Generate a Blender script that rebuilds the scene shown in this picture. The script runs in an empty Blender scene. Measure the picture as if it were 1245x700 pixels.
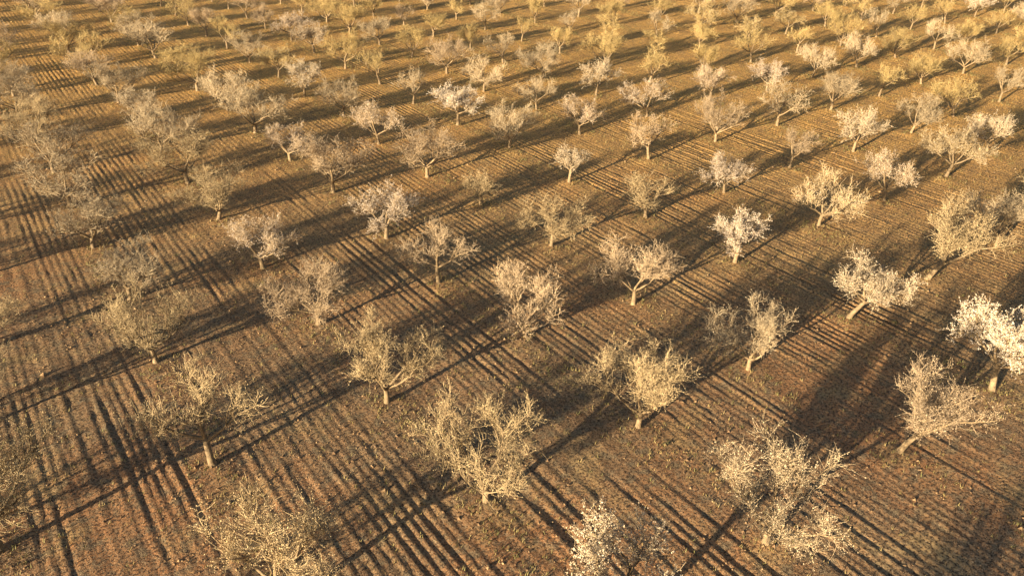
import bpy, math, random
import numpy as np
from mathutils import Vector, Matrix, noise

scene = bpy.context.scene
COL = scene.collection
R = math.radians

# ------------------------------------------------------------------ frame of the orchard
# The orchard is a square grid of trees, 7 m apart, turned YAW from the world axes.
CAM_H = 20.196
YAW = 0.6180820
OX, OY = -0.0526128 * CAM_H, 1.0110137 * CAM_H
SP = 7.0
SUN_EL = 9.3
SUN_LAT = 11.5            # direction in which shadows run, measured in the orchard's own axes
SHADOW = YAW + R(SUN_LAT)

def lat2w(u, v):
    c, s = math.cos(YAW), math.sin(YAW)
    return OX + c * u - s * v, OY + s * u + c * v

# ------------------------------------------------------------------ materials
def new_mat(name):
    m = bpy.data.materials.new(name); m.use_nodes = True
    nt = m.node_tree
    for n in list(nt.nodes): nt.nodes.remove(n)
    out = nt.nodes.new('ShaderNodeOutputMaterial')
    b = nt.nodes.new('ShaderNodeBsdfPrincipled')
    nt.links.new(b.outputs[0], out.inputs[0])
    return m, nt, b

def ramp(nt, stops, fac, interp='LINEAR'):
    r = nt.nodes.new('ShaderNodeValToRGB'); r.color_ramp.interpolation = interp
    els = r.color_ramp.elements
    while len(els) < len(stops): els.new(0.5)
    for e, (p, c) in zip(els, stops): e.position = p; e.color = (*c, 1)
    nt.links.new(fac, r.inputs[0]); return r.outputs[0]

def nz(nt, vec, scale, detail=4, rough=.6):
    n = nt.nodes.new('ShaderNodeTexNoise'); n.inputs['Scale'].default_value = scale
    n.inputs['Detail'].default_value = detail; n.inputs['Roughness'].default_value = rough
    nt.links.new(vec, n.inputs['Vector']); return n.outputs[0]

def mixc(nt, fac, a, b, mode='MIX'):
    m = nt.nodes.new('ShaderNodeMix'); m.data_type = 'RGBA'; m.blend_type = mode
    for sock, val in ((m.inputs[0], fac), (m.inputs[6], a), (m.inputs[7], b)):
        if isinstance(val, (int, float)): sock.default_value = val
        elif isinstance(val, tuple): sock.default_value = (*val, 1)
        else: nt.links.new(val, sock)
    return m.outputs[2]

def wood_mat(name, lo, hi, rnd=0.18, rough=.8, scale=9, bump=.02, trans=0.0):
    m, nt, b = new_mat(name)
    tc = nt.nodes.new('ShaderNodeTexCoord'); oi = nt.nodes.new('ShaderNodeObjectInfo')
    n = nz(nt, tc.outputs['Object'], scale, 4)
    c = ramp(nt, [(.3, lo), (.7, hi)], n)
    mr = nt.nodes.new('ShaderNodeMapRange')
    mr.inputs[3].default_value = 1 - rnd; mr.inputs[4].default_value = 1 + rnd
    nt.links.new(oi.outputs['Random'], mr.inputs[0])
    hs = nt.nodes.new('ShaderNodeHueSaturation')
    nt.links.new(c, hs.inputs['Color']); nt.links.new(mr.outputs[0], hs.inputs['Value'])
    nt.links.new(hs.outputs[0], b.inputs['Base Color'])
    b.inputs['Roughness'].default_value = rough
    if bump:
        bp = nt.nodes.new('ShaderNodeBump'); bp.inputs['Distance'].default_value = bump
        nt.links.new(nz(nt, tc.outputs['Object'], scale * 4, 3), bp.inputs['Height'])
        nt.links.new(bp.outputs[0], b.inputs['Normal'])
    return m

BARK = wood_mat('almond_bark', (.14, .10, .06), (.34, .25, .15), scale=6, bump=.03)
TWIG = {
    'golden': wood_mat('golden_twigs', (.18, .13, .075), (.47, .36, .21), .14, scale=2.2, bump=0),
    'pale':   wood_mat('pale_twigs', (.20, .15, .095), (.52, .41, .27), .16, scale=2.2, bump=0),
    'pink':   wood_mat('pinkish_twigs', (.19, .135, .085), (.48, .36, .235), .16, scale=2.2, bump=0),
    'yellow': wood_mat('yellow_twigs', (.18, .13, .055), (.52, .385, .17), .14, scale=2.2, bump=0),
}
BUD = {
    'yellow': wood_mat('yellow_buds', (.46, .345, .15), (.70, .55, .27), .12, scale=3, bump=0),
    'golden': wood_mat('golden_buds', (.42, .325, .185), (.64, .51, .32), .12, scale=3, bump=0),
    'pale':   wood_mat('pale_buds', (.46, .37, .25), (.68, .57, .41), .10, scale=3, bump=0),
    'pink':   wood_mat('pinkish_buds', (.46, .355, .245), (.68, .545, .40), .10, scale=3, bump=0),
}
PETAL = {
    'white': wood_mat('white_petals', (.55, .48, .42), (.70, .63, .56), .03, .6, 5, 0),
    'cream': wood_mat('cream_petals', (.44, .36, .27), (.60, .51, .40), .05, .6, 5, 0),
    'pink':  wood_mat('pink_petals', (.52, .43, .36), (.70, .61, .53), .05, .6, 5, 0),
}

def ground_mat():
    m, nt, b = new_mat('ploughed_soil')
    L = nt.links
    tc = nt.nodes.new('ShaderNodeTexCoord'); P = tc.outputs['Object']
    big = nz(nt, P, .09, 4); mid = nz(nt, P, .8, 5); fine = nz(nt, P, 9, 5, .7); grit = nz(nt, P, 28, 3, .7)
    # streaks drawn out along the furrows (object y)
    mp = nt.nodes.new('ShaderNodeMapping'); mp.inputs['Scale'].default_value = (2.6, .16, 1)
    L.new(P, mp.inputs[0]); streak = nz(nt, mp.outputs[0], 1.0, 4)
    soil = ramp(nt, [(.32, (.105, .060, .033)), (.5, (.26, .155, .088)), (.70, (.43, .285, .165))], mid)
    soil = mixc(nt, ramp(nt, [(.40, (0, 0, 0)), (.65, (1, 1, 1))], streak), soil, (.39, .25, .135))
    red = ramp(nt, [(.45, (0, 0, 0)), (.62, (.75, .75, .75))], big)
    soil = mixc(nt, red, soil, (.43, .205, .095))
    soil = mixc(nt, ramp(nt, [(.50, (0, 0, 0)), (.62, (.7, .7, .7))], nz(nt, P, 1.7, 4, .65)), soil, (.17, .155, .11))
    # dry straw colour of weed litter, in patches
    dry = nz(nt, P, .35, 5, .65)
    soil = mixc(nt, ramp(nt, [(.52, (0, 0, 0)), (.68, (.7, .7, .7))], dry), soil, (.46, .33, .16))
    # towards the far side of the field the strip of dry golden weeds grows thicker
    sep = nt.nodes.new('ShaderNodeSeparateXYZ'); L.new(P, sep.inputs[0])
    far = nt.nodes.new('ShaderNodeMath'); far.operation = 'ADD'; L.new(sep.outputs[0], far.inputs[0]); L.new(sep.outputs[1], far.inputs[1])
    fr = nt.nodes.new('ShaderNodeMapRange'); fr.inputs[1].default_value = 10; fr.inputs[2].default_value = 70; L.new(far.outputs[0], fr.inputs[0])
    patch = ramp(nt, [(.32, (.45, .45, .45)), (.60, (1, 1, 1))], mid)
    soil = mixc(nt, mixc(nt, 1.0, fr.outputs[0], patch, 'MULTIPLY'), soil, (.80, .46, .135))
    soil = mixc(nt, ramp(nt, [(.42, (.95, .95, .95)), (.53, (0, 0, 0))], fine), soil, (.05, .032, .024))
    soil = mixc(nt, ramp(nt, [(.53, (0, 0, 0)), (.64, (.8, .8, .8))], grit), soil, (.58, .45, .30))
    L.new(soil, b.inputs['Base Color']); b.inputs['Roughness'].default_value = .95
    b.inputs['Specular IOR Level'].default_value = .1
    add = nt.nodes.new('ShaderNodeMath'); add.operation = 'MULTIPLY_ADD'
    L.new(grit, add.inputs[0]); add.inputs[1].default_value = .45; L.new(fine, add.inputs[2])
    bp = nt.nodes.new('ShaderNodeBump'); bp.inputs['Distance'].default_value = .05; bp.inputs['Strength'].default_value = 1.0
    L.new(add.outputs[0], bp.inputs['Height']); L.new(bp.outputs[0], b.inputs['Normal'])
    return m

# ------------------------------------------------------------------ ground: one sheet, furrows modelled
rng = np.random.default_rng(5)
def vnoise(x, y, seed):
    """smooth value noise on arrays"""
    r = np.random.default_rng(seed).random((256, 256))
    xi = np.floor(x).astype(int); yi = np.floor(y).astype(int); fx = x - xi; fy = y - yi
    fx = fx * fx * (3 - 2 * fx); fy = fy * fy * (3 - 2 * fy)
    g = lambda a, b: r[a % 256, b % 256]
    return ((g(xi, yi) * (1 - fx) + g(xi + 1, yi) * fx) * (1 - fy) + (g(xi, yi + 1) * (1 - fx) + g(xi + 1, yi + 1) * fx) * fy) * 2 - 1

_gro = []
x = -60.0
_r = random.Random(11)
while x < 200:                                  # deeper grooves left by the tractor's outer tines and wheels
    _gro.append((x, _r.uniform(.5, 1), _r.uniform(.10, .17))); x += _r.choice([.85, 1.0, 1.15, 1.4, .7])
def height(U, V):
    U2 = U + .09 * vnoise(U * .10, V * .05, 3) + .035 * vnoise(U * .8, V * .35, 4)
    ph = U2 / .36
    h = .017 * np.cos(2 * np.pi * ph) * (.75 + .45 * vnoise(U * .35, V * .12, 7))
    G = np.zeros_like(U2)
    for gx, ga, gw in _gro:
        d = (U2 - gx) / gw
        mk = np.abs(d) < 3.2
        if mk.any():
            prof = -np.exp(-d[mk] ** 2) + .42 * np.exp(-((np.abs(d[mk]) - 1.75) / .7) ** 2)
            G[mk] += ga * prof
    G = G * np.clip(1 - (V - 16) / 30, .25, 1) * np.clip(.85 + .6 * vnoise(U * .9, V * .22, 51), .15, 1.2)
    h = h + .033 * G * (.75 + .8 * vnoise(U * .35, V * .10, 9))
    h = h * np.clip(.85 + .55 * vnoise(U * .11, V * .11, 17) + .35 * vnoise(U * .4, V * .3, 18), .5, 1.35)
    # ploughing stops short of the trunks
    near = np.abs((U + SP / 2) % SP - SP / 2)
    w = np.clip((near - .35) / .6, .25, 1)
    h = h * w + .03 * vnoise(U * .2, V * .2, 12) + .015 * vnoise(U * 2.2, V * 2.0, 13) + .012 * vnoise(U * 4.5, V * 1.9, 14)
    # a low untilled collar round every trunk
    du = (U + SP / 2) % SP - SP / 2; dv = (V + SP / 2) % SP - SP / 2
    ring = np.exp(-(du * du + dv * dv) / .55)
    h = h * (1 - .85 * ring) + .07 * ring
    return h

def axis(a, b, step, far):
    core = np.arange(a, b, step)
    ext = []; s = step; p = 0
    while p < far: s *= 1.5; p += s; ext.append(p)
    ext = np.array(ext)
    return np.concatenate([(a - ext)[::-1], core, core[-1] + ext])
ua = axis(-34, 150, .09, 2500); va = axis(-40, 150, .5, 2500)
U, V = np.meshgrid(ua, va)
Z = np.zeros_like(U)
inside = (U > -36) & (U < 152) & (V > -42) & (V < 152)
Hh = height(np.clip(U, -36, 152), np.clip(V, -42, 152))
Z[inside] = Hh[inside]
me = bpy.data.meshes.new('ground')
nu, nv = len(ua), len(va)
co = np.stack([U, V, Z], -1).reshape(-1, 3).astype(np.float32)
me.vertices.add(len(co)); me.vertices.foreach_set('co', co.ravel())
ii, jj = np.meshgrid(np.arange(nu - 1), np.arange(nv - 1))
a = (jj * nu + ii).ravel()
quads = np.stack([a, a + 1, a + nu + 1, a + nu], -1).astype(np.int32)
me.loops.add(quads.size); me.loops.foreach_set('vertex_index', quads.ravel())
me.polygons.add(len(quads)); me.polygons.foreach_set('loop_start', np.arange(0, quads.size, 4, dtype=np.int32))
me.polygons.foreach_set('use_smooth', np.ones(len(quads), dtype=bool))
me.update(calc_edges=True); me.validate()
ground = bpy.data.objects.new('ground', me); COL.objects.link(ground)
ground.location = (OX, OY, 0); ground.rotation_euler = (0, 0, YAW)
me.materials.append(ground_mat())
ground['kind'] = 'structure'
ground['label'] = 'reddish brown ploughed soil with parallel furrows between the tree rows'

# ------------------------------------------------------------------ the trees
class MB:
    def __init__(s): s.v = []; s.f = []; s.m = []
    def tube(s, pts, rads, n):
        base = len(s.v); k = len(pts)
        for i, p in enumerate(pts):
            d = (pts[min(i + 1, k - 1)] - pts[max(i - 1, 0)])
            if d.length < 1e-6: d = Vector((0, 0, 1))
            d.normalize()
            a = d.orthogonal().normalized(); b = d.cross(a)
            for q in range(n):
                t = 2 * math.pi * q / n
                s.v.append(p + (a * math.cos(t) + b * math.sin(t)) * rads[i])
        for i in range(k - 1):
            for q in range(n):
                s.f.append((base + i * n + q, base + i * n + (q + 1) % n, base + (i + 1) * n + (q + 1) % n, base + (i + 1) * n + q))
        s.f.append(tuple(base + (k - 1) * n + q for q in range(n)))
    def quad(s, p, size, r):
        n = Vector((r.gauss(0, 1), r.gauss(0, 1), r.gauss(0, 1))).normalized()
        a = n.orthogonal().normalized(); b = n.cross(a)
        t = r.uniform(0, 6.28); a, b = a * math.cos(t) + b * math.sin(t), b * math.cos(t) - a * math.sin(t)
        i = len(s.v); e = n * size * .3
        s.v += [p + a * size + e, p + b * size - e, p - a * size + e, p - b * size - e]
        s.m.append(len(s.f)); s.f.append((i, i + 1, i + 2, i + 3))
    def mesh(s, name, smooth=True):
        m = bpy.data.meshes.new(name); m.from_pydata([tuple(v) for v in s.v], [], s.f)
        if smooth: m.polygons.foreach_set('use_smooth', [True] * len(m.polygons))
        if s.m:                                     # buds take the second material
            ix = [0] * len(m.polygons)
            for q in s.m: ix[q] = 1
            m.polygons.foreach_set('material_index', ix)
        m.update(); return m

def limb(r, p, d, length, r0, r1, n, curve=.25, wob=.12, up=Vector((0, 0, 1))):
    pts = [p.copy()]; rad = [r0]
    st = length / n
    for i in range(n):
        d = (d + up * curve / n + Vector((r.gauss(0, wob), r.gauss(0, wob), r.gauss(0, wob * .6)))).normalized()
        p = p + d * st
        pts.append(p.copy()); rad.append(r0 + (r1 - r0) * (i + 1) / n)
    return pts, rad, d

def along(pts, t):
    k = t * (len(pts) - 1); i = min(int(k), len(pts) - 2)
    return pts[i].lerp(pts[i + 1], k - i), (pts[i + 1] - pts[i]).normalized()

def side_dir(r, d, ang, az=None):
    a = d.orthogonal().normalized(); b = d.cross(a)
    t = r.uniform(0, 2 * math.pi) if az is None else az
    return (d * math.cos(ang) + (a * math.cos(t) + b * math.sin(t)) * math.sin(ang)).normalized()

def gen_tree(seed, RAD=2.0, HT=3.8, th=.85, lean=(0, 0), nsc=5, dens=1.0, petals=0.0, twig=1.0):
    """an almond tree grown from trunk to twig; returns wood, twig and petal meshes"""
    r = random.Random(seed)
    W, T, F = MB(), MB(), MB()
    ld = Vector((lean[0], lean[1], 1)).normalized()
    pts, rad, d = limb(r, Vector((0, 0, -.12)), ld, th + .12, .125, .09, 6, .1, .05)
    rad[0] = .20; rad[1] = .14
    W.tube(pts, rad, 8)
    top = pts[-1]
    ctr = Vector((top.x + lean[0] * .6, top.y + lean[1] * .6, 0))
    def inside(p):
        q = p - ctr; rr = math.hypot(q.x, q.y) / RAD; zz = (p.z - th * .95) / (HT - th * .95)
        return rr < 1.06 and zz < 1.04 - .32 * rr * rr and zz > -.05 + .12 * rr
    az0 = r.uniform(0, 6.28)
    tips = []
    for k in range(nsc):
        az = az0 + 2 * math.pi * k / nsc + r.uniform(-.3, .3)
        inc = R(r.uniform(46, 68)) if k else R(r.uniform(12, 25))
        dd = Vector((math.cos(az) * math.sin(inc), math.sin(az) * math.sin(inc), math.cos(inc)))
        ln = RAD * r.uniform(.62, .85)
        p1, r1, d1 = limb(r, top - Vector((0, 0, r.uniform(0, .18))), dd, ln, .066, .030, 6, .35, .12)
        W.tube(p1, r1, 6)
        for s in range(r.choice([4, 5, 5])):
            t = .35 + .65 * (s + r.random()) / 5 if s else 1.0
            p, dl = along(p1, min(t, 1))
            d2 = side_dir(r, dl, R(r.uniform(28, 62)))
            d2 = (d2 + Vector((0, 0, .30))).normalized()
            p2, r2, _ = limb(r, p, d2, RAD * r.uniform(.38, .62), .028, .012, 5, .30, .18)
            W.tube(p2, r2, 4)
            tips.append((p2, .26)); 
        tips.append((p1, .55))
    for p2, t0 in tips:
        if r.random() < .08: continue
        for q in range(int(10 * dens)):
            t = t0 + (1 - t0) * (q + r.random()) / int(10 * dens)
            p, dl = along(p2, min(t, 1))
            if not inside(p): continue
            d3 = (side_dir(r, dl, R(r.uniform(35, 95))) + Vector((0, 0, .34))).normalized()
            p3, r3, _ = limb(r, p, d3, r.uniform(.28, .75), .011 * twig, .005 * twig, 4, .30, .22)
            T.tube(p3, r3, 3)
            for w in range(int(9.5 * dens)):
                tw = .12 + .88 * (w + r.random()) / int(9.5 * dens)
                p, dl = along(p3, min(tw, 1))
                if not inside(p): continue
                d4 = (side_dir(r, dl, R(r.uniform(25, 90))) + Vector((0, 0, .25))).normalized()
                ll = r.uniform(.10, .25) if r.random() < .5 else r.uniform(.25, .5)
                p4, r4, _ = limb(r, p, d4, ll, .0060 * twig, .0030 * twig, 2, .3, .25)
                T.tube(p4, r4, 3)
                nb = int(ll / .050)
                for b_ in range(nb):                        # buds and spurs
                    pb, _d = along(p4, (b_ + r.random()) / nb)
                    pb = pb + Vector((r.gauss(0, .014), r.gauss(0, .014), r.gauss(0, .014)))
                    if r.random() < petals:
                        for _k in range(2): F.quad(pb + Vector((r.gauss(0, .02), r.gauss(0, .02), r.gauss(0, .02))), r.uniform(.014, .026), r)
                    elif r.random() < .72: T.quad(pb, r.uniform(.009, .020), r)
    return W.mesh('trunk'), T.mesh('crown', False), (F.mesh('blossom', False) if petals > 0 else None)

# growth forms: (seed, radius, height, trunk height, lean, limbs, density, petals)
FORMS = {
    'round_a': (101, 2.05, 3.9, .80, (.05, .0), 5, 1.0, 0),
    'round_b': (102, 2.15, 3.8, .75, (-.06, .05), 5, 1.0, 0),
    'round_c': (103, 1.90, 3.6, .90, (.08, -.05), 5, 1.0, 0),
    'wide_a':  (104, 2.35, 3.9, .70, (.0, .08), 6, 1.0, 0),
    'wide_b':  (105, 2.40, 4.1, .80, (.12, .05), 6, .9, 0),
    'open_a':  (106, 2.00, 3.9, 1.0, (.10, .10), 4, .85, 0),
    'open_b':  (107, 1.85, 3.7, 1.05, (-.1, .05), 4, .85, 0),
    'lean_a':  (108, 2.0, 3.7, 1.0, (.36, .20), 5, 1.0, 0),
    'small_a': (109, 1.10, 2.8, .80, (.0, .0), 4, .75, 0),
    'small_b': (110, 1.45, 3.2, .95, (.04, .0), 4, .8, 0),
    'bloom_a': (111, 1.55, 3.1, .95, (.06, .0), 5, 1.0, .60),
    'bloom_b': (112, 1.85, 3.6, 1.05, (.12, .05), 5, .95, .55),
    'bloom_c': (113, 1.75, 3.5, 1.1, (.33, .18), 5, .9, .45),
    'bloom_d': (114, 2.0, 3.7, .9, (.05, .05), 5, .95, .40),
    'bloom_s': (115, 1.25, 3.3, .95, (.0, .0), 4, .85, .50),
    'round_d': (121, 1.95, 3.5, .65, (.1, .1), 6, 1.0, 0),
    'round_e': (122, 2.25, 3.6, .85, (-.1, .08), 5, .9, 0),
    'round_f': (123, 1.75, 3.9, .95, (.0, -.05), 4, 1.05, 0),
    'wide_c':  (124, 2.5, 3.5, .75, (.05, -.1), 6, .9, 0),
    'open_c':  (125, 1.9, 3.4, .85, (-.15, .0), 3, .9, 0),
    'open_d':  (126, 2.1, 4.1, .95, (.12, .0), 4, .75, 0),
    'bud_a':   (116, 2.05, 3.8, .9, (.10, .0), 5, 1.0, .14),
    'bud_b':   (117, 2.0, 3.7, .85, (-.05, .05), 5, 1.0, .16),
}
MESH = {}
def meshes(form, tone, petal):
    if form not in MESH:
        s, ra, ht, th, le, ns, de, pe = FORMS[form]
        MESH[form] = gen_tree(s, ra * 1.08, ht * 1.02, th * 1.05, le, ns, de, pe)
    key = (form, tone, petal)
    if key not in MESH:
        w, t, f = MESH[form]
        w2 = w.copy(); w2.materials.append(BARK); t2 = t.copy(); t2.materials.append(TWIG[tone]); t2.materials.append(BUD[tone])
        f2 = None
        if f: f2 = f.copy(); f2.materials.append(PETAL[petal]); f2.materials.append(PETAL[petal])
        MESH[key] = (w2, t2, f2)
    return MESH[key]

PROTO = {}
def tree_proto(form, tone, petal):
    key = ('p', form, tone, petal)
    if key in PROTO:
        src = PROTO[key]; o = src.copy(); COL.objects.link(o)
        for ch in src.children:
            c = ch.copy(); COL.objects.link(c); c.parent = o
        return o
    w, t, f = meshes(form, tone, petal)
    o = bpy.data.objects.new('almond_tree', None); o.empty_display_size = .3; COL.objects.link(o)
    for nm, m in (('trunk', w), ('crown', t), ('blossom', f)):
        if m:
            c = bpy.data.objects.new(nm, m); COL.objects.link(c); c.parent = o
    PROTO[key] = o
    return o

# trees read one by one: grid node -> (form, twig tone, petals, scale, turn in degrees or None, label)
NEAR = {
    (0, 0):  ('wide_b', 'golden', None, 1.04, 40, 'large bare almond tree with ragged upright shoots, nearest at the bottom centre'),
    (1, -1): ('round_b', 'pale', None, 1.1, 200, 'dense bare almond tree with straw twigs, right of the bottom centre'),
    (2, -1): ('lean_a', 'pink', None, 1.05, -30, 'almond tree whose pale trunk bends right beneath a pinkish crown, lower right'),
    (3, -1): ('bloom_b', 'pale', 'white', 1.12, 10, 'white blossoming almond tree at the right edge, nearest of the white ones'),
    (3, 0):  ('bloom_c', 'pale', 'cream', 1.05, -15, 'thin cream flowering almond tree with its trunk leaning right, behind the right-edge white tree'),
    (3, 1):  ('bloom_a', 'pale', 'pink', 1.0, 20, 'small pinkish white blossoming almond tree on a short straight trunk, right of centre'),
    (3, 5):  ('bloom_a', 'pale', 'white', 1.16, 130, 'brightest white blossoming almond tree, far off above the picture centre'),
    (4, 0):  ('lean_a', 'golden', None, 1.2, -35, 'wide golden almond tree with a leaning trunk near the right edge'),
    (2, 0):  ('round_b', 'pale', None, .92, 100, 'round straw coloured almond tree left of the leaning cream flowering one'),
    (1, 0):  ('wide_a', 'golden', None, .98, 0, 'broad golden almond tree in the lower middle, its trunk lit yellow'),
    (2, 1):  ('round_a', 'pink', None, .98, 160, 'greyish pink bare almond tree just right of the picture centre'),
    (1, 1):  ('wide_c', 'pink', None, .92, 250, 'loose pinkish bare almond tree at the very centre of the picture'),
    (2, 2):  ('round_c', 'golden', None, 1.0, 70, 'golden bare almond tree just above the picture centre'),
    (2, 3):  ('small_a', 'golden', None, .98, 0, 'smallest narrow almond tree standing alone above the picture centre'),
    (3, 3):  ('bloom_s', 'pale', 'cream', .98, 60, 'slender cream flowering almond tree with forked stem, above centre right'),
    (3, 2):  ('small_b', 'golden', None, 1.05, 190, 'slender upright almond tree left of the small pinkish white one'),
    (0, 1):  ('round_b', 'golden', None, 1.03, 300, 'broad golden almond tree left of the bottom centre, pink tinged on top'),
    (0, 2):  ('wide_a', 'pink', None, .98, 120, 'wide pinkish almond tree left of the picture centre'),
    (1, 3):  ('bloom_d', 'pink', 'pink', 1.03, 45, 'pinkish white flowering almond tree, upper left of the picture centre'),
    (-1, 1): ('open_b', 'golden', None, 1.12, 30, 'thin brownish almond tree above twin trunk shadows, lower left'),
    (-1, 0): ('round_c', 'golden', None, 1.15, 210, 'bare almond tree cut by the bottom edge, left of centre'),
    (0, -1): ('bloom_d', 'pale', 'cream', 1.3, 200, 'cream flowering almond tree cut by the bottom edge, right of centre'),
    (-1, 2): ('wide_b', 'golden', None, .98, 150, 'wide golden almond tree at the left beside long thin trunk shadows'),
    (-2, 1): ('round_a', 'golden', None, 1.15, 100, 'golden almond tree cut by the left edge near the bottom corner'),
    (-2, 2): ('round_b', 'golden', None, 1.0, 20, 'yellowish almond tree mostly beyond the left edge, above the lower left one'),
    (4, 1):  ('bud_b', 'golden', 'cream', 1.0, 250, 'cream tipped golden almond tree above the small pinkish white one'),
    (6, 2):  ('bloom_d', 'pale', 'cream', .98, 0, 'flat topped cream flowering almond tree in the upper right'),
    (6, 1):  ('bud_a', 'golden', 'cream', 1.0, 40, 'leaning golden almond tree with cream tips, upper right'),
    (7, 1):  ('bloom_b', 'pale', 'cream', .95, 90, 'cream flowering almond tree at the right edge in the upper right'),
    (4, 2):  ('bloom_d', 'pink', 'pink', .86, 200, 'pale pink flowering almond tree on a slim trunk, upper right of centre'),
    (5, 1):  ('bud_b', 'pink', 'pink', .95, 10, 'pinkish almond tree between the wide golden one and the flat topped one'),
    (4, 3):  ('open_b', 'pink', None, 1.0, 60, 'tall thin pinkish almond tree behind the slender upright one'),
    (5, 5):  ('bloom_d', 'pale', 'cream', .95, 10, None), (5, 4): ('bud_b', 'pink', 'white', 1, 90, None),
    (7, 4):  ('bloom_d', 'pink', 'pink', .9, 60, None), (8, 4): ('bud_a', 'pale', 'cream', .95, 0, None),
    (3, 10): ('bloom_d', 'pink', 'pink', 1.0, 0, None), (3, 9): ('bloom_d', 'pink', 'cream', 1.0, 90, None),
    (4, 4):  ('bud_b', 'pink', 'pink', .95, 0, None), (6, 4): ('bud_a', 'pink', 'pink', .95, 120, None),
    (2, 7):  ('bud_a', 'pale', 'white', 1, 0, None), (2, 5): ('bud_b', 'pink', 'pink', 1, 50, None),
    (14, 5): ('bloom_d', 'pale', 'white', 1, 0, None), (9, 4): ('bud_b', 'pale', 'cream', 1, 0, None),
    (3, 6):  ('open_a', 'pale', None, .9, 0, None), (1, 2): ('open_b', 'pink', None, .95, 20, None),
    (5, 2):  ('open_a', 'pink', None, .85, 70, None), (1, 5): ('bud_b', 'pink', 'pink', 1, 20, None),
    (0, 3):  ('bud_b', 'pink', 'pink', 1, 20, None), (0, 7): ('bud_a', 'pale', 'cream', 1, 20, None),
}
# measured departures of single trees from their grid node, in metres (across, along the rows)
OFF = {(3, 1): (-0.02, -0.09), (3, 0): (0.08, -0.01), (2, -1): (0.24, 0.12), (3, -1): (0.04, 0.06), (4, 0): (-0.18, -0.01), (4, 1): (0.73, 0.26), (6, 2): (-0.39, -0.25), (6, 1): (0.62, 0.24), (2, 1): (-0.51, -0.19), (1, 0): (0.20, -0.25), (2, 0): (-0.19, -0.15), (1, -1): (-0.37, 0.06), (0, 0): (0.12, -0.16), (3, 3): (-0.25, -0.11), (3, 5): (-0.13, 0.03), (1, 3): (-0.12, -0.77), (2, 3): (-0.13, 0.05), (0, 2): (0.01, -0.19), (2, 2): (-0.01, 0.09), (1, 1): (0.41, 0.42), (0, 1): (-0.13, -0.28), (-1, 2): (-0.04, 1.02), (3, 2): (0.06, -0.09), (4, 2): (-0.11, -0.16), (5, 2): (0.03, 0.25), (5, 1): (0.31, 0.17), (1, 4): (0.10, 0.02), (2, 4): (-0.49, -0.94), (3, 4): (0.32, 0.56)}

TONES = {'golden': 'golden', 'pale': 'straw coloured', 'pink': 'pinkish tan', 'yellow': 'yellowish'}
ORD = ['zeroth', 'first', 'second', 'third', 'fourth', 'fifth', 'sixth', 'seventh', 'eighth', 'ninth', 'tenth', 'eleventh', 'twelfth',
       'thirteenth', 'fourteenth', 'fifteenth', 'sixteenth', 'seventeenth', 'eighteenth', 'nineteenth', 'twentieth', 'twenty-first',
       'twenty-second', 'twenty-third', 'twenty-fourth', 'twenty-fifth', 'twenty-sixth']
FOC, PITCH, ROLL = 970.0, 0.5193192, 0.0076427
def project(x, y, z):
    d = Vector((x, y, z - CAM_H)); fw = d.y * math.cos(PITCH) - d.z * math.sin(PITCH); up = d.y * math.sin(PITCH) + d.z * math.cos(PITCH)
    if fw < .5: return None
    X, Y = FOC * d.x / fw, FOC * up / fw
    return 622.5 + X, 350 - Y

GROUP = 'almond trees planted in a square grid'
tr = random.Random(77)
rows = {}
for i in range(-9, 24):
    for j in range(-9, 24):
        du, dv = OFF.get((i, j), (tr.gauss(0, .22), tr.gauss(0, .25)))
        u, v = i * SP + du, j * SP + dv
        x, y = lat2w(u, v)
        pa = project(x, y, .2); pb = project(x, y, 3.4)
        vis = pa and pb and (-45 < pa[0] < 1290) and pa[1] > -6 and pb[1] < 712 and pb[1] > -60
        if vis and i >= 17: vis = vis and pa[0] < 1262
        # trees just outside whose long shadows reach the picture
        cast = False
        if not vis:
            for L in (4, 9, 14, 20, 26):
                q = project(x + math.cos(SHADOW) * L, y + math.sin(SHADOW) * L, 0)
                if q and -20 < q[0] < 1265 and -10 < q[1] < 720: cast = True
            if y < -14: cast = False
        if i < -4 or (i == -3 and j < 1) or (i == -4 and j < 4): cast = False          # the orchard ends just left of the picture
        if (i, j) in ((-1, -1), (-2, -1), (-2, -2)): cast = False
        if vis or cast: rows.setdefault(i, []).append((j, x, y, bool(vis)))
order = sorted(i for i in rows if any(t[3] for t in rows[i]))
bare = ['round_a', 'round_b', 'round_c', 'round_d', 'round_e', 'round_f', 'wide_a', 'wide_b', 'wide_c', 'open_a', 'open_b', 'open_c', 'open_d', 'lean_a', 'small_b']
nvis = 0
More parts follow.
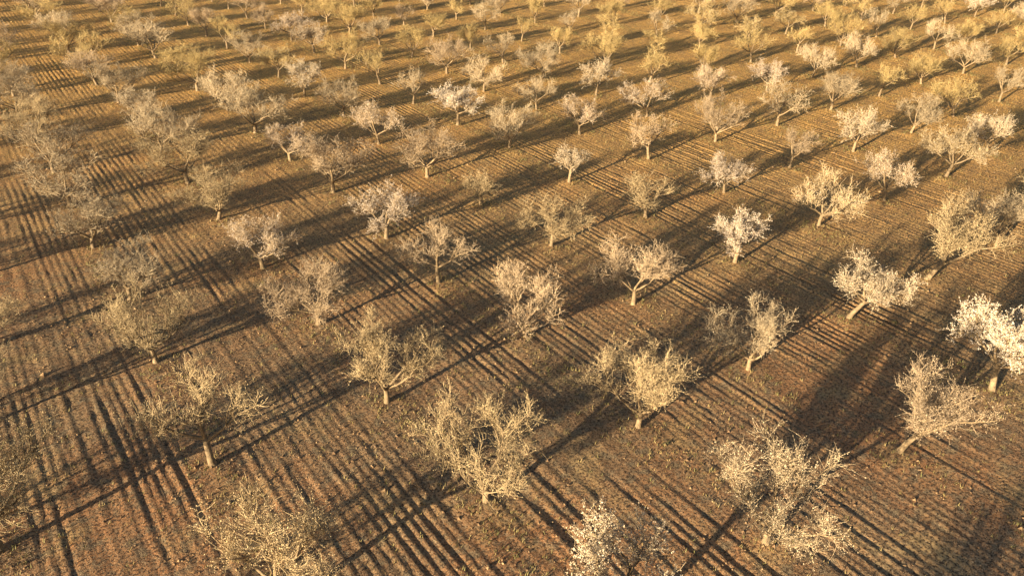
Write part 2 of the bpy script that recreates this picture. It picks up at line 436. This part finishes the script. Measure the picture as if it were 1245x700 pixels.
for i in sorted(rows):
    k = 0
    for j, x, y, vis in sorted(rows[i]):
        if vis: k += 1; nvis += 1
        if (i, j) in NEAR:
            form, tone, petal, sc, turn, label = NEAR[(i, j)]
        else:
            label = None; petal = None
            form = tr.choice(bare); tone = tr.choice(['golden', 'golden', 'golden', 'pale', 'pale', 'pink'])
            if tr.random() < .12: form = tr.choice(['bud_a', 'bud_b', 'bud_b']); petal = tr.choice(['cream', 'pink', 'cream'])
            sc = tr.uniform(.86, 1.08); turn = None
            if i <= 1 and j > 2:
                sc *= 1.2; form = tr.choice(['round_a', 'round_b', 'round_d', 'round_e', 'wide_a', 'wide_b', 'wide_c'])
                petal = None
            elif i + j > 12: sc *= .96
        if i + j > 8 and tone == 'golden' and (i, j) not in NEAR: tone = 'yellow'
        if not vis and form[:4] in ('roun', 'wide', 'bud_'): form = tr.choice(['open_a', 'open_b', 'open_c', 'open_d']); petal = None
        if turn is None: turn = tr.uniform(0, 360)
        if form.startswith('lean') and (i, j) not in NEAR: turn = tr.uniform(-60, 20)
        o = tree_proto(form, tone, petal)
        o.location = (x, y, 0.0); o.rotation_euler = (tr.gauss(0, .02), tr.gauss(0, .02), R(turn))
        o.scale = (sc * tr.uniform(.95, 1.05), sc * tr.uniform(.95, 1.05), sc * tr.uniform(.94, 1.06) * (.80 if i <= 1 and j > 2 else .93 if j > 1 else 1.0))
        if not label:
            look = {'wide': 'broad', 'roun': 'bare', 'open': 'thin', 'lean': 'leaning', 'smal': 'small', 'bud_': 'budding', 'bloo': 'flowering'}[form[:4]]
            if vis:
                rk = order.index(i) + 1
                label = '%s %s almond tree, %s from near end, %s row from left' % (look, TONES[tone], ORD[k], ORD[rk])
            else:
                label = '%s %s almond tree standing just outside the picture' % (look, TONES[tone])
        o['label'] = label; o['category'] = 'tree'; o['group'] = GROUP
print('TREES in view', nvis, 'total', sum(len(v) for v in rows.values()))

# ------------------------------------------------------------------ litter on the soil
def ground_z(u, v):
    return height(np.asarray(u), np.asarray(v))

def scatter_grass(n, seed):
    g = np.random.default_rng(seed)
    m, nt, b = new_mat('dry_grass')
    tc = nt.nodes.new('ShaderNodeTexCoord')
    c = ramp(nt, [(.35, (.13, .14, .05)), (.5, (.24, .20, .08)), (.65, (.36, .27, .13))], nz(nt, tc.outputs['Object'], .8, 5))
    nt.links.new(c, b.inputs['Base Color']); b.inputs['Roughness'].default_value = .8
    us = g.uniform(-30, 110, n); vs = g.uniform(-25, 110, n)
    keep = g.random(n) < (np.where(np.abs((us + SP / 2) % SP - SP / 2) < .9, .85, .12) * (.35 + .65 * (vnoise(us * .12, vs * .12, 40) > -.1)) + .8 * np.exp(-(((us + SP / 2) % SP - SP / 2) ** 2 + ((vs + SP / 2) % SP - SP / 2) ** 2) / .6))
    us, vs = us[keep], vs[keep]
    zs = ground_z(us, vs)
    X, Y = OX + math.cos(YAW) * us - math.sin(YAW) * vs, OY + math.sin(YAW) * us + math.cos(YAW) * vs
    ok = (Y > 5) & (np.abs(X) < .72 * Y + 12)
    us, vs, zs = us[ok], vs[ok], zs[ok]; n = len(us)
    V_, F_ = [], []
    B = 5
    base = np.stack([us, vs, zs], -1)
    az = g.uniform(0, 2 * np.pi, (n, B)); h = g.uniform(.05, .17, (n, B)); sp = g.uniform(.02, .10, (n, B)); w = g.uniform(.008, .018, (n, B))
    off = g.normal(0, .05, (n, B, 2))
    bx = base[:, None, 0] + off[..., 0]; by = base[:, None, 1] + off[..., 1]; bz = np.broadcast_to(base[:, None, 2], bx.shape) - .01
    a = np.stack([bx - np.sin(az) * w, by + np.cos(az) * w, bz], -1)
    c_ = np.stack([bx + np.sin(az) * w, by - np.cos(az) * w, bz], -1)
    d = np.stack([bx + np.cos(az) * sp, by + np.sin(az) * sp, bz + h], -1)
    co = np.stack([a, c_, d], 2).reshape(-1, 3)
    return mesh_tris('dry_grass', co, m)

def mesh_tris(name, co, m):
    me = bpy.data.meshes.new(name); nt_ = len(co) // 3
    me.vertices.add(len(co)); me.vertices.foreach_set('co', co.astype(np.float32).ravel())
    me.loops.add(len(co)); me.loops.foreach_set('vertex_index', np.arange(len(co), dtype=np.int32))
    me.polygons.add(nt_); me.polygons.foreach_set('loop_start', np.arange(0, len(co), 3, dtype=np.int32))
    me.update(calc_edges=True); me.materials.append(m)
    o = bpy.data.objects.new(name, me); COL.objects.link(o)
    o.location = (OX, OY, 0); o.rotation_euler = (0, 0, YAW); o['kind'] = 'stuff'
    return o

def scatter_clods(n, seed):
    g = np.random.default_rng(seed)
    m, nt, b = new_mat('soil_clods')
    tc = nt.nodes.new('ShaderNodeTexCoord')
    c = ramp(nt, [(.36, (.13, .08, .05)), (.5, (.26, .165, .09)), (.64, (.38, .27, .16))], nz(nt, tc.outputs['Object'], 6, 2))
    nt.links.new(c, b.inputs['Base Color']); b.inputs['Roughness'].default_value = .95
    t = g.random(n * 3)
    Y = 5 + 70 * g.random(n * 3) ** 1.3; X = g.uniform(-1, 1, n * 3) * (.72 * Y + 10)
    c0, s0 = math.cos(YAW), math.sin(YAW)
    us = c0 * (X - OX) + s0 * (Y - OY); vs = -s0 * (X - OX) + c0 * (Y - OY)
    k = g.random(n * 3) < .33
    k &= g.random(n * 3) < np.clip(.55 + .9 * vnoise(us * .35, vs * .2, 61), .05, 1)
    us, vs = us[k], vs[k]; n = len(us); zs = ground_z(us, vs)
    s = g.gamma(1.6, .010, n) + .009
    octa = np.array([[1, 0, 0], [0, 1, 0], [-1, 0, 0], [0, -1, 0], [0, 0, .8], [0, 0, -.6]], float)
    rot = g.uniform(0, 2 * np.pi, n)
    P = octa[None] * s[:, None, None] * g.uniform(.6, 1.35, (n, 6, 3))
    x = P[..., 0] * np.cos(rot)[:, None] - P[..., 1] * np.sin(rot)[:, None]; y = P[..., 0] * np.sin(rot)[:, None] + P[..., 1] * np.cos(rot)[:, None]
    P = np.stack([x + us[:, None], y + vs[:, None], P[..., 2] + zs[:, None] + s[:, None] * .2], -1)
    tri = np.array([[0, 1, 4], [1, 2, 4], [2, 3, 4], [3, 0, 4], [1, 0, 5], [2, 1, 5], [3, 2, 5], [0, 3, 5]])
    co = P[:, tri].reshape(-1, 3)
    return mesh_tris('soil_clods', co, m)

gr = scatter_grass(220000, 21); gr['label'] = 'short dry yellow grass tufts scattered on the ploughed soil'; gr['category'] = 'grass'
cl = scatter_clods(60000, 22); cl['label'] = 'small clods and stones scattered over the furrows'; cl['category'] = 'soil clods'

# ------------------------------------------------------------------ light, sky, camera
w = bpy.data.worlds.new('World'); scene.world = w; w.use_nodes = True
nt = w.node_tree; bg = nt.nodes['Background']
sky = nt.nodes.new('ShaderNodeTexSky'); sky.sky_type = 'NISHITA'; sky.sun_disc = False
sx, sy = -math.cos(SHADOW), -math.sin(SHADOW)       # horizontal direction towards the sun
sky.sun_elevation = R(SUN_EL); sky.sun_rotation = math.atan2(sx, sy)
sky.air_density = 1.0; sky.dust_density = 1.5; sky.ozone_density = 1.0
nt.links.new(sky.outputs[0], bg.inputs[0]); bg.inputs[1].default_value = .05
sl = bpy.data.lights.new('sun', 'SUN'); sl.energy = 5.0; sl.angle = R(.53); sl.color = (1.0, .79, .49)
so = bpy.data.objects.new('sun', sl); COL.objects.link(so)
dv = Vector((-sx * math.cos(R(SUN_EL)), -sy * math.cos(R(SUN_EL)), -math.sin(R(SUN_EL))))
so.rotation_euler = dv.to_track_quat('-Z', 'Y').to_euler(); so.location = (sx * 60, sy * 60, 40)

cd = bpy.data.cameras.new('camera'); cd.lens = 36 * FOC / 1245; cd.sensor_width = 36; cd.sensor_fit = 'HORIZONTAL'
cd.clip_start = .5; cd.clip_end = 6000
co_ = bpy.data.objects.new('camera', cd); COL.objects.link(co_)
co_.matrix_world = Matrix.Translation((0, 0, CAM_H)) @ Matrix.Rotation(math.pi / 2 - PITCH, 4, 'X') @ Matrix.Rotation(ROLL, 4, 'Z')
scene.camera = co_
scene.view_settings.view_transform = 'Standard'; scene.view_settings.look = 'None'
scene.view_settings.exposure = 1.62; scene.view_settings.gamma = 1.0
